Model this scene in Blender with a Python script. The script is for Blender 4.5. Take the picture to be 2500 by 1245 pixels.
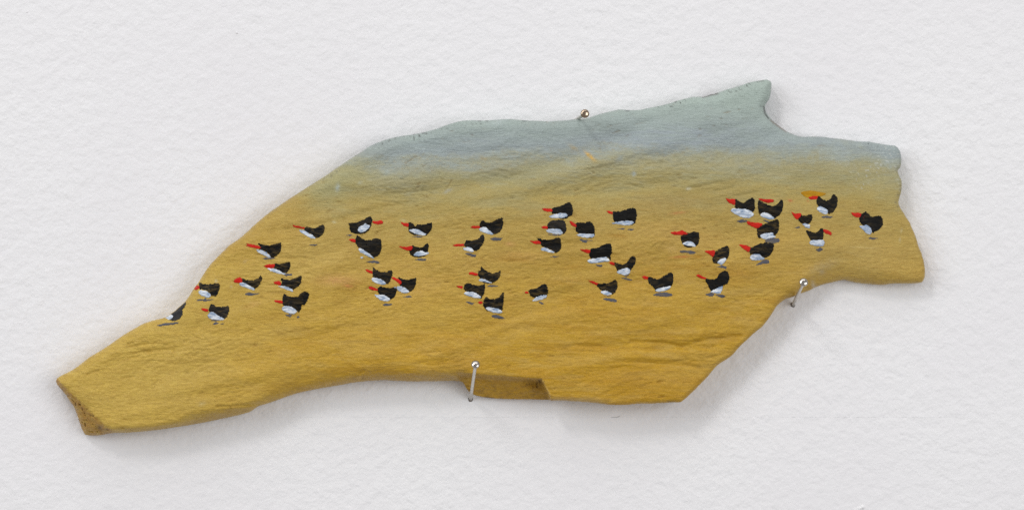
import bpy, math, random
import numpy as np
from mathutils import Vector, Matrix

# ------------------------------------------------------------------ scene, camera, light
scene = bpy.context.scene
for o in list(bpy.data.objects):
    bpy.data.objects.remove(o)
S = 0.35 / 2500.0              # metres per traced unit (0.14 mm) in the plane of the wall
CAM_D = 1.5

cam_data = bpy.data.cameras.new("camera")
cam = bpy.data.objects.new("camera", cam_data)
scene.collection.objects.link(cam)
cam.location = (0, -CAM_D, 0)
cam.rotation_euler = (math.radians(90), 0, 0)
cam_data.sensor_width = 36
cam_data.lens = 36 * CAM_D / 0.35
cam_data.clip_start = 0.02
cam_data.clip_end = 20
scene.camera = cam
scene.cycles.use_denoising = False
scene.render.resolution_x = 1024
scene.render.resolution_y = 509

world = bpy.data.worlds.new("World")
scene.world = world
world.use_nodes = True
bgn = world.node_tree.nodes["Background"]
bgn.inputs[0].default_value = (1.0, 0.965, 0.945, 1)
bgn.inputs[1].default_value = 0.34


def lamp(name, loc, target, sx, sy, power, col):
    l = bpy.data.lights.new(name, 'AREA')
    l.shape = 'RECTANGLE'
    l.size = sx
    l.size_y = sy
    l.energy = power
    l.color = col
    ob = bpy.data.objects.new(name, l)
    scene.collection.objects.link(ob)
    ob.location = loc
    d = Vector(target) - Vector(loc)
    ob.rotation_euler = d.to_track_quat('-Z', 'Y').to_euler()
    return ob


lamp("gallery_lamp", (-0.72, -1.50, 1.45), (0, 0, 0), 0.36, 0.36, 9.4, (1.0, 0.985, 0.98))
lamp("ceiling_lamp", (0.05, -1.05, 1.9), (0, 0, -0.1), 2.0, 0.9, 8.6, (1.0, 0.985, 0.98))
lamp("window_lamp", (-1.9, -1.8, 0.9), (0, 0, 0), 1.4, 1.4, 24, (0.93, 0.98, 1.0))
lamp("bounce_lamp", (2.0, -2.3, 0.2), (0.1, 0, 0), 1.8, 1.8, 36, (0.955, 0.98, 1.0))

scene.view_settings.view_transform = 'Standard'
scene.view_settings.look = 'None'
scene.view_settings.exposure = -0.06
scene.view_settings.gamma = 1.0
scene.view_settings.use_curve_mapping = False


# ------------------------------------------------------------------ numeric helpers
def lin(r, g, b):
    out = []
    for c in (r, g, b):
        c = c / 255.0
        out.append(c / 12.92 if c <= 0.04045 else ((c + 0.055) / 1.055) ** 2.4)
    return np.array(out)


def _hash(ix, iy, seed):
    h = (ix.astype(np.uint32) * np.uint32(374761393) + iy.astype(np.uint32) * np.uint32(668265263)
         + np.uint32((seed * 2246822519) & 0xffffffff))
    h = (h ^ (h >> np.uint32(13))) * np.uint32(1274126177)
    h = h ^ (h >> np.uint32(16))
    return h


def perlin(x, y, seed=0):
    x = np.asarray(x, dtype=np.float64)
    y = np.asarray(y, dtype=np.float64)
    x0 = np.floor(x).astype(np.int64)
    y0 = np.floor(y).astype(np.int64)
    fx = x - x0
    fy = y - y0

    def g(ix, iy, dx, dy):
        a = _hash(ix & 0xffff, iy & 0xffff, seed).astype(np.float64) * (2 * math.pi / 4294967296.0)
        return np.cos(a) * dx + np.sin(a) * dy
    u = fx * fx * fx * (fx * (fx * 6 - 15) + 10)
    v = fy * fy * fy * (fy * (fy * 6 - 15) + 10)
    a = g(x0, y0, fx, fy)
    b = g(x0 + 1, y0, fx - 1, fy)
    c = g(x0, y0 + 1, fx, fy - 1)
    d = g(x0 + 1, y0 + 1, fx - 1, fy - 1)
    return ((a * (1 - u) + b * u) * (1 - v) + (c * (1 - u) + d * u) * v) * 1.5


def fbm(x, y, seed=0, octv=4, gain=0.5):
    s = 0
    a = 1.0
    for k in range(octv):
        s = s + a * perlin(x * 2 ** k, y * 2 ** k, seed + 17 * k)
        a *= gain
    return s


def sstep(a, b, x):
    t = np.clip((x - a) / (b - a), 0, 1)
    return t * t * (3 - 2 * t)


def softplus(x, w):
    return w * np.logaddexp(0, x / w)


def catmull(pts, n):
    P = np.array(pts, float)
    N = len(P)
    out = []
    for i in range(N):
        p0, p1, p2, p3 = P[i - 1], P[i], P[(i + 1) % N], P[(i + 2) % N]
        for k in range(n):
            t = k / n
            out.append(0.5 * ((2 * p1) + (-p0 + p2) * t + (2 * p0 - 5 * p1 + 4 * p2 - p3) * t * t
                              + (-p0 + 3 * p1 - 3 * p2 + p3) * t ** 3))
    return np.array(out)


def poly_sdf(X, Y, poly):
    """positive inside"""
    d2 = np.full(X.shape, 1e12)
    inside = np.zeros(X.shape, bool)
    N = len(poly)
    for i in range(N):
        ax, ay = poly[i]
        bx, by = poly[(i + 1) % N]
        ex, ey = bx - ax, by - ay
        L = ex * ex + ey * ey
        if L < 1e-9:
            continue
        wx, wy = X - ax, Y - ay
        t = np.clip((wx * ex + wy * ey) / L, 0, 1)
        dx, dy = wx - t * ex, wy - t * ey
        np.minimum(d2, dx * dx + dy * dy, out=d2)
        if ay != by:
            c = ((ay > Y) != (by > Y)) & (X < ex * (Y - ay) / (by - ay) + ax)
            inside ^= c
    d = np.sqrt(d2)
    return np.where(inside, d, -d)


def line_dist(X, Y, pts):
    d2 = np.full(X.shape, 1e12)
    for (ax, ay), (bx, by) in zip(pts[:-1], pts[1:]):
        ex, ey = bx - ax, by - ay
        L = ex * ex + ey * ey
        wx, wy = X - ax, Y - ay
        t = np.clip((wx * ex + wy * ey) / L, 0, 1)
        np.minimum(d2, (wx - t * ex) ** 2 + (wy - t * ey) ** 2, out=d2)
    return np.sqrt(d2)


def march(F, xs, ys):
    """clip a grid by F>0. Returns points (x,y), triangle faces, flag for rim points."""
    ny, nx = F.shape
    ins = F > 0
    idx = -np.ones(F.shape, int)
    jj, ii = np.nonzero(ins)
    idx[jj, ii] = np.arange(len(jj))
    pts = [np.stack([xs[ii], ys[jj]], 1)]
    extra = []
    cache = {}
    base = len(jj)
    full = ins[:-1, :-1] & ins[1:, :-1] & ins[:-1, 1:] & ins[1:, 1:]
    anyi = ins[:-1, :-1] | ins[1:, :-1] | ins[:-1, 1:] | ins[1:, 1:]
    a, b = np.nonzero(full)
    v00, v10, v01, v11 = idx[a, b], idx[a, b + 1], idx[a + 1, b], idx[a + 1, b + 1]
    tris = [np.stack([v00, v10, v11], 1), np.stack([v00, v11, v01], 1)]

    def cross(p, q):
        key = (p, q) if p < q else (q, p)
        if key in cache:
            return cache[key]
        (j1, i1), (j2, i2) = key
        f1, f2 = F[j1, i1], F[j2, i2]
        t = min(max(f1 / (f1 - f2), 0.02), 0.98)
        extra.append((xs[i1] + t * (xs[i2] - xs[i1]), ys[j1] + t * (ys[j2] - ys[j1])))
        cache[key] = base + len(extra) - 1
        return cache[key]
    more = []
    for j, i in zip(*np.nonzero(anyi & ~full)):
        cs = [(j, i), (j, i + 1), (j + 1, i + 1), (j + 1, i)]
        loop = []
        for k in range(4):
            p, q = cs[k], cs[(k + 1) % 4]
            if ins[p]:
                loop.append(idx[p])
            if ins[p] != ins[q]:
                loop.append(cross(p, q))
        for k in range(1, len(loop) - 1):
            more.append((loop[0], loop[k], loop[k + 1]))
    if extra:
        pts.append(np.array(extra))
    if more:
        tris.append(np.array(more))
    P = np.concatenate(pts)
    T = np.concatenate(tris)
    rim = np.zeros(len(P), bool)
    rim[base:] = True
    return P, T, rim


K_BOARD = 0.9938   # the board's face stands 12 mm nearer to the lens than the wall it was traced on


def to_world(px, py, h, k=1.0):
    px = np.asarray(px, float)
    py = np.asarray(py, float)
    h = np.asarray(h, float) * np.ones_like(px)
    return np.stack([(px - 1250) * S * k, -h * S, (622.5 - py) * S * k], 1)


WORLD_POS = {}


def link_mesh(name, verts, faces, material, parent=None, smooth=True, origin=None):
    verts = np.asarray(verts, float)
    c = np.array(origin, float) if origin is not None else (verts.max(0) + verts.min(0)) / 2
    me = bpy.data.meshes.new(name)
    vv = verts - c
    if isinstance(faces, np.ndarray):
        n = len(faces)
        me.vertices.add(len(vv))
        me.vertices.foreach_set("co", vv.astype(np.float32).ravel())
        me.loops.add(n * 3)
        me.loops.foreach_set("vertex_index", faces.astype(np.int32).ravel())
        me.polygons.add(n)
        me.polygons.foreach_set("loop_start", np.arange(0, n * 3, 3, dtype=np.int32))
        me.update(calc_edges=True)
    else:
        me.from_pydata([tuple(v) for v in vv], [], faces)
    me.validate()
    if smooth:
        me.polygons.foreach_set("use_smooth", [True] * len(me.polygons))
    me.materials.append(material)
    me.update()
    o = bpy.data.objects.new(name, me)
    scene.collection.objects.link(o)
    if parent is not None:
        o.parent = parent
        o.location = Vector(c) - Vector(WORLD_POS[parent])
    else:
        o.location = Vector(c)
    WORLD_POS[o] = tuple(c)
    return o


# ------------------------------------------------------------------ materials
def new_mat(name):
    m = bpy.data.materials.new(name)
    m.use_nodes = True
    nt = m.node_tree
    return m, nt, nt.nodes["Principled BSDF"]


def nnode(nt, typ, **kw):
    n = nt.nodes.new(typ)
    for k, v in kw.items():
        if k in n.inputs:
            n.inputs[k].default_value = v
        else:
            setattr(n, k, v)
    return n


def mapping(nt, src, scale=(1, 1, 1), rot=(0, 0, 0), loc=(0, 0, 0)):
    mp = nt.nodes.new("ShaderNodeMapping")
    mp.inputs["Scale"].default_value = scale
    mp.inputs["Rotation"].default_value = rot
    mp.inputs["Location"].default_value = loc
    nt.links.new(src, mp.inputs["Vector"])
    return mp.outputs[0]


def noise(nt, vec, scale, detail=3, rough=0.5, dist=0.0):
    n = nt.nodes.new("ShaderNodeTexNoise")
    n.inputs["Scale"].default_value = scale
    n.inputs["Detail"].default_value = detail
    n.inputs["Roughness"].default_value = rough
    n.inputs["Distortion"].default_value = dist
    nt.links.new(vec, n.inputs["Vector"])
    return n.outputs["Fac"]


def math_n(nt, op, a, b=None, clamp=False):
    n = nt.nodes.new("ShaderNodeMath")
    n.operation = op
    n.use_clamp = clamp
    for k, v in ((0, a), (1, b)):
        if v is None:
            continue
        if isinstance(v, (int, float)):
            n.inputs[k].default_value = v
        else:
            nt.links.new(v, n.inputs[k])
    return n.outputs[0]


def ramp01(nt, fac, lo, hi, a=0.0, b=1.0):
    n = nt.nodes.new("ShaderNodeMapRange")
    n.inputs["From Min"].default_value = lo
    n.inputs["From Max"].default_value = hi
    n.inputs["To Min"].default_value = a
    n.inputs["To Max"].default_value = b
    nt.links.new(fac, n.inputs["Value"])
    return n.outputs[0]


def mix_col(nt, fac, a, b, mode='MIX'):
    n = nt.nodes.new("ShaderNodeMix")
    n.data_type = 'RGBA'
    n.blend_type = mode
    for sock, v in ((n.inputs[0], fac), (n.inputs[6], a), (n.inputs[7], b)):
        if isinstance(v, (int, float)):
            sock.default_value = v
        elif isinstance(v, (tuple, list, np.ndarray)):
            sock.default_value = (float(v[0]), float(v[1]), float(v[2]), 1)
        else:
            nt.links.new(v, sock)
    return n.outputs[2]


def bump(nt, height, dist, strength=1.0, normal=None):
    n = nt.nodes.new("ShaderNodeBump")
    n.inputs["Strength"].default_value = strength
    n.inputs["Distance"].default_value = dist
    nt.links.new(height, n.inputs["Height"])
    if normal is not None:
        nt.links.new(normal, n.inputs["Normal"])
    return n.outputs[0]


# wall: white roller-stippled emulsion with a faint pencil line
def wall_material():
    m, nt, bs = new_mat("white_wall_paint")
    tc = nt.nodes.new("ShaderNodeTexCoord").outputs["Object"]
    big = noise(nt, mapping(nt, tc, rot=(0, math.radians(40), 0), scale=(1, 1, 1.2)), 215, 2, 0.5, 0.0)
    med = noise(nt, mapping(nt, tc, rot=(0, math.radians(40), 0), scale=(1, 1, 1.15)), 520, 3, 0.55, 0.0)
    fin = noise(nt, tc, 1500, 2, 0.6)
    patch = noise(nt, tc, 12, 2, 0.5)
    h = math_n(nt, 'ADD', math_n(nt, 'MULTIPLY', big, 0.85), math_n(nt, 'MULTIPLY', med, 0.36))
    h = math_n(nt, 'ADD', h, math_n(nt, 'MULTIPLY', fin, 0.05))
    nrm = bump(nt, math_n(nt, 'MULTIPLY', h, ramp01(nt, patch, 0.35, 0.65, 0.75, 1.15)), WALL_BUMP)
    nt.links.new(nrm, bs.inputs["Normal"])
    # pencil line
    sep = nt.nodes.new("ShaderNodeSeparateXYZ")
    nt.links.new(tc, sep.inputs[0])
    wob = noise(nt, mapping(nt, tc, scale=(60, 1, 1)), 1.0, 2)
    zz = math_n(nt, 'ADD', sep.outputs[2], ramp01(nt, wob, 0, 1, -0.00015, 0.00015))
    dz = math_n(nt, 'ABSOLUTE', math_n(nt, 'SUBTRACT', zz, (622.5 - 1018) * S))
    line = ramp01(nt, dz, 0.00005, 0.00018, 1, 0)
    grain = ramp01(nt, noise(nt, tc, 900, 2, 0.7), 0.46, 0.62, 0, 1)
    xr = math_n(nt, 'MULTIPLY', ramp01(nt, sep.outputs[0], -650 * S, -560 * S, 0, 1),
                ramp01(nt, noise(nt, mapping(nt, tc, scale=(1, 0, 0)), 14, 2), 0.40, 0.6, 0.1, 1))
    mask = math_n(nt, 'MULTIPLY', math_n(nt, 'MULTIPLY', line, grain), math_n(nt, 'MULTIPLY', xr, 0.34))
    speck = ramp01(nt, noise(nt, mapping(nt, tc, scale=(1, 1, 1.2)), 330, 1, 0.5), 0.84, 0.9, 0, 0.2)
    tone = mix_col(nt, ramp01(nt, patch, 0.3, 0.7), lin(234, 232, 234), lin(237, 236, 237))
    c = mix_col(nt, speck, tone, lin(150, 148, 145))
    c = mix_col(nt, mask, c, lin(110, 112, 118))
    nt.links.new(c, bs.inputs["Base Color"])
    bs.inputs["Roughness"].default_value = 0.55
    bs.inputs["Specular IOR Level"].default_value = 0.3
    return m


WALL_BUMP = 0.00068


def board_material():
    m, nt, bs = new_mat("painted_wood")
    at = nt.nodes.new("ShaderNodeAttribute")
    at.attribute_name = "paint"
    tc = nt.nodes.new("ShaderNodeTexCoord").outputs["Object"]
    g = mapping(nt, tc, rot=(0, math.radians(10), 0), scale=(1, 1, 4.5))
    streak = noise(nt, g, 330, 4, 0.6, 0.5)
    fine = noise(nt, mapping(nt, tc, rot=(0, math.radians(3), 0), scale=(1, 1, 3)), 900, 3, 0.6)
    spot = noise(nt, tc, 55, 4, 0.6, 0.6)
    c = mix_col(nt, ramp01(nt, streak, 0.35, 0.68, 0, 0.38), at.outputs["Color"], lin(150, 112, 40), 'MIX')
    sep = nt.nodes.new("ShaderNodeAttribute")
    sep.attribute_name = "sand"
    c = mix_col(nt, sep.outputs["Fac"], at.outputs["Color"], c)
    c = mix_col(nt, ramp01(nt, spot, 0.35, 0.7, 0, 0.5), c, (0.86, 0.85, 0.83), 'MULTIPLY')
    hsv = nt.nodes.new("ShaderNodeHueSaturation")
    nt.links.new(c, hsv.inputs["Color"])
    nt.links.new(ramp01(nt, fine, 0.3, 0.7, 0.93, 1.07), hsv.inputs["Value"])
    nt.links.new(hsv.outputs[0], bs.inputs["Base Color"])
    wr = noise(nt, mapping(nt, tc, rot=(0, math.radians(14), 0), scale=(1, 1, 2.6)), 420, 3, 0.55, 0.8)
    crease = math_n(nt, 'MINIMUM', math_n(nt, 'MULTIPLY', math_n(nt, 'ABSOLUTE', math_n(nt, 'SUBTRACT', wr, 0.5)), 9.0), 1.0)
    gate = ramp01(nt, noise(nt, tc, 40, 2), 0.4, 0.62, 0.25, 1.0)
    h = math_n(nt, 'ADD', math_n(nt, 'MULTIPLY', streak, 1.0), math_n(nt, 'MULTIPLY', fine, 0.45))
    h = math_n(nt, 'ADD', h, math_n(nt, 'MULTIPLY', crease, math_n(nt, 'MULTIPLY', gate, 0.12)))
    nt.links.new(bump(nt, h, 0.00036), bs.inputs["Normal"])
    bs.inputs["Roughness"].default_value = 0.40
    bs.inputs["Specular IOR Level"].default_value = 0.26
    return m


def stroke_material(name, col_a, col_b, lo, hi, rough=0.42, objmix=False, rot=12, scale=380, bumpd=0.0001):
    m, nt, bs = new_mat(name)
    tc = nt.nodes.new("ShaderNodeTexCoord").outputs["Object"]
    oi = nt.nodes.new("ShaderNodeObjectInfo")
    add = nt.nodes.new("ShaderNodeVectorMath")
    add.operation = 'ADD'
    nt.links.new(tc, add.inputs[0])
    nt.links.new(oi.outputs["Location"], add.inputs[1])
    v = mapping(nt, add.outputs[0], rot=(0, math.radians(rot), 0), scale=(1, 1, 3.2))
    s = noise(nt, v, scale, 4, 0.65, 0.6)
    f = ramp01(nt, s, lo, hi, 0, 1)
    if objmix:
        sp = nt.nodes.new("ShaderNodeSeparateColor")
        nt.links.new(oi.outputs["Color"], sp.inputs[0])
        b = mix_col(nt, sp.outputs[1], col_b, lin(72, 72, 74))
        a = mix_col(nt, sp.outputs[1], col_a, lin(44, 44, 46))
        f = math_n(nt, 'MULTIPLY', ramp01(nt, s, lo, hi, 0, 1), sp.outputs[0], True)
    else:
        a, b = col_a, col_b
    nt.links.new(mix_col(nt, f, a, b), bs.inputs["Base Color"])
    nt.links.new(bump(nt, s, bumpd), bs.inputs["Normal"])
    bs.inputs["Roughness"].default_value = rough
    bs.inputs["Specular IOR Level"].default_value = 0.16
    return m


def metal_material(name, rough, col):
    m, nt, bs = new_mat(name)
    tc = nt.nodes.new("ShaderNodeTexCoord").outputs["Object"]
    n = noise(nt, tc, 1800, 3, 0.6)
    bs.inputs["Metallic"].default_value = 1.0
    nt.links.new(mix_col(nt, ramp01(nt, n, 0.35, 0.7), col, tuple(0.86 * c for c in col)), bs.inputs["Base Color"])
    nt.links.new(ramp01(nt, n, 0.3, 0.7, rough * 0.8, rough * 1.3), bs.inputs["Roughness"])
    return m


M_WALL = wall_material()
M_BOARD = board_material()
M_BLACK = stroke_material("black_paint", lin(9, 9, 9), lin(120, 98, 52), 0.46, 0.72, 0.5, True)
M_DARKRED = stroke_material("dark_red_paint", lin(112, 40, 26), lin(60, 28, 20), 0.4, 0.7, 0.5)
M_WHITE = stroke_material("white_paint", lin(226, 230, 234), lin(140, 158, 182), 0.38, 0.6, 0.5, rot=18)
M_RED = stroke_material("red_paint", lin(202, 36, 24), lin(160, 32, 20), 0.42, 0.75, 0.45)
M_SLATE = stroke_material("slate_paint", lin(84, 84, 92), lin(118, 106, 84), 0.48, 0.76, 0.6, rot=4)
M_OCHRE = stroke_material("ochre_paint", lin(186, 138, 22), lin(160, 112, 18), 0.35, 0.7, 0.5, rot=4)
M_HEAD = metal_material("polished_steel", 0.10, (0.60, 0.56, 0.51))
M_HEAD_REFLECTION = metal_material("steel_brown_reflection", 0.16, (0.46, 0.36, 0.27))  # browner base colour stands in for what the top nail's head reflects
M_SHAFT = metal_material("brushed_steel", 0.42, (0.70, 0.67, 0.62))
M_PENCIL = stroke_material("pencil_graphite", lin(158, 158, 160), lin(205, 205, 205), 0.4, 0.65, 0.6)
M_HOLE = stroke_material("broken_plaster", lin(96, 86, 78), lin(150, 142, 136), 0.35, 0.7, 0.9)

# ------------------------------------------------------------------ the wall
W2, H2 = 1.1, 0.75
wall = link_mesh("wall", [(-W2, 0, -H2), (W2, 0, -H2), (W2, 0, H2), (-W2, 0, H2),
                          (-W2, 0.1, -H2), (W2, 0.1, -H2), (W2, 0.1, H2), (-W2, 0.1, H2)],
                 [(0, 1, 2, 3), (5, 4, 7, 6), (1, 5, 6, 2), (4, 0, 3, 7), (3, 2, 6, 7), (4, 5, 1, 0)],
                 M_WALL, smooth=False, origin=(0, 0, 0))
wall["kind"] = "structure"


def lump(px, py, rx, ry, h, rot, seed, mat, name):
    """a low uneven blob of paint on the wall"""
    rng = np.random.RandomState(seed)
    n, rings = 22, 6
    V = [(px, py, h)]
    for r in range(1, rings + 1):
        t = r / rings
        for k in range(n):
            a = 2 * math.pi * k / n
            rr = t * (1 + 0.22 * perlin(np.array(3 * math.cos(a) + seed), np.array(3 * math.sin(a)), seed))
            x, y = rx * rr * math.cos(a), ry * rr * math.sin(a)
            V.append((px + x * math.cos(rot) - y * math.sin(rot), py + x * math.sin(rot) + y * math.cos(rot),
                      h * (1 - t * t) ** 0.8 * (1 + 0.3 * rng.rand()) - (0.15 if r == rings else 0)))
    V = np.array(V)
    F = [(0, 1 + (k + 1) % n, 1 + k) for k in range(n)]
    for r in range(rings - 1):
        for k in range(n):
            a, b = 1 + r * n + k, 1 + r * n + (k + 1) % n
            F.append((a, b, b + n))
            F.append((a, b + n, a + n))
    return link_mesh(name, to_world(V[:, 0], V[:, 1], V[:, 2]), np.array(F), mat, wall)


lump(2098, 1240, 15, 6, 2.4, -0.5, 3, M_WALL, "paint_lump")
lump(2106, 1238, 5, 4, 3.0, 0.3, 5, M_WALL, "paint_lump")
lump(578, 81, 3, 2.2, 2.2, 0.3, 8, M_WALL, "paint_lump")
lump(66, 31, 2.5, 1.6, 1.5, 0.3, 9, M_WALL, "paint_lump")


def pencil(pts, w, name="pencil_mark"):
    V, F = [], []
    P = np.array(pts, float)
    for i, p in enumerate(P):
        t = P[min(i + 1, len(P) - 1)] - P[max(i - 1, 0)]
        t /= np.linalg.norm(t)
        nrm = np.array([-t[1], t[0]]) * w * (0.4 + 0.6 * math.sin(math.pi * (i + 0.5) / len(P)))
        V += [p + nrm, p - nrm]
    for i in range(len(P) - 1):
        F += [(2 * i, 2 * i + 1, 2 * i + 3), (2 * i, 2 * i + 3, 2 * i + 2)]
    V = np.array(V)
    return link_mesh(name, to_world(V[:, 0], V[:, 1], 0.9), np.array(F), M_PENCIL, wall)


pencil([(1492, 1017.5), (1498, 1018.3), (1504, 1018), (1509, 1017), (1513, 1014.5)], 0.7)

# ------------------------------------------------------------------ the driftwood
OUT = [(133.6, 930), (137, 923), (146, 918), (162, 910), (185, 896), (216.6, 872), (252, 851), (277, 834), (298, 819),
       (326, 803), (347, 791), (372, 783), (400, 776), (418, 765), (436, 750), (451.6, 736), (464, 718), (474.5, 702),
       (489, 681), (504.6, 656), (522, 635), (540, 617.5), (558, 600), (579, 586), (597, 571.5), (617.5, 552),
       (647, 527), (677, 504.6), (707, 485), (736, 466), (768, 446), (800, 425), (830, 404.6), (859, 385), (877, 374),
       (898, 360), (919, 349.6), (949, 339), (978, 333), (1002, 329.7), (1023, 326), (1044, 321), (1067.5, 314),
       (1097, 303.5), (1124, 296), (1151, 294), (1180.5, 295), (1216, 293), (1246, 291), (1277, 294), (1309, 295),
       (1339, 297), (1360, 295), (1384, 294), (1407.5, 292), (1428, 290), (1440, 287.6), (1458, 281), (1476, 276),
       (1500, 270), (1517.5, 268), (1535, 269), (1559, 269), (1577, 266), (1607, 260), (1636, 252), (1666, 243),
       (1690, 237), (1718, 236.5), (1735, 231), (1751, 227.5), (1777, 218), (1806, 210), (1828.5, 202), (1854, 197),
       (1873.5, 194.7), (1882.5, 199), (1884.7, 208), (1883, 224), (1880, 240), (1873.5, 250), (1869, 257),
       (1870, 271), (1880, 287), (1899, 304.5), (1921.6, 320.6), (1944, 330), (1963, 334.4), (1995.5, 333),
       (2034, 336.7), (2069, 341.5), (2095, 344.7), (2124, 346), (2156, 352), (2187, 355.5), (2196, 364),
       (2201.8, 378.4), (2202, 397.7), (2198, 410.6), (2193, 417), (2198, 431.5), (2203, 442.7), (2203, 462),
       (2198.5, 478), (2195, 496), (2201, 510), (2214, 529.4), (2223.6, 545.5), (2230, 559), (2238, 578), (2243, 597),
       (2251, 616.7), (2257, 636), (2260.5, 658.4), (2260, 674.5), (2255.7, 686), (2246, 690.6), (2214, 692),
       (2182, 692), (2156, 695.4), (2127, 693), (2098, 690.6), (2082, 687), (2063, 682.5), (2047, 687), (2021, 692),
       (1999, 698.6), (1979.5, 709), (1957, 716), (1938, 724), (1921.6, 729), (1912, 734), (1899, 745), (1889.5, 758),
       (1877, 777), (1861, 796.6), (1838, 816), (1817, 835), (1800, 852), (1788, 866.5), (1759, 886), (1743, 900),
       (1727, 919.5), (1707.6, 939), (1685, 961), (1662.6, 980), (1646.5, 981), (1617.6, 983), (1585.5, 983.7),
       (1553, 985), (1521, 987.6), (1489, 987), (1457, 983), (1425, 980), (1393, 978), (1354, 976), (1296, 975.7),
       (1234, 974.8), (1189, 971.8), (1170, 968), (1156, 964), (1144, 955.7), (1136.5, 945), (1130, 934.5),
       (1120, 931), (1105.7, 930), (1080, 930.7), (1038.5, 930.8), (988, 930.8), (937, 928), (893.5, 930.8),
       (853, 936), (802, 945), (762, 952), (718, 962), (684, 974), (650.6, 985.7), (630, 991), (613, 1003),
       (595, 1010), (559, 1018.6), (489, 1033), (418, 1045), (347, 1054), (277, 1057.5), (241, 1063), (209.5, 1064),
       (199, 1056), (190, 1034.5), (181, 1003), (167, 978), (146, 950), (135, 937)]
outline = catmull(OUT, 2)
# small irregularities of a weathered edge
tt = np.arange(len(outline))
nx_ = np.stack([perlin(outline[:, 0] / 9, outline[:, 1] / 9, 5), perlin(outline[:, 0] / 9, outline[:, 1] / 9, 6)], 1)
outline = outline + 0.9 * nx_

GS = 2.5
gx = np.arange(126, 2270, GS)
gy = np.arange(186, 1076, GS)
GX, GY = np.meshgrid(gx, gy)
SD = poly_sdf(GX, GY, outline)


def interp(X, pts):
    p = np.array(pts, float)
    return np.interp(X, p[:, 0], p[:, 1])


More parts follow.
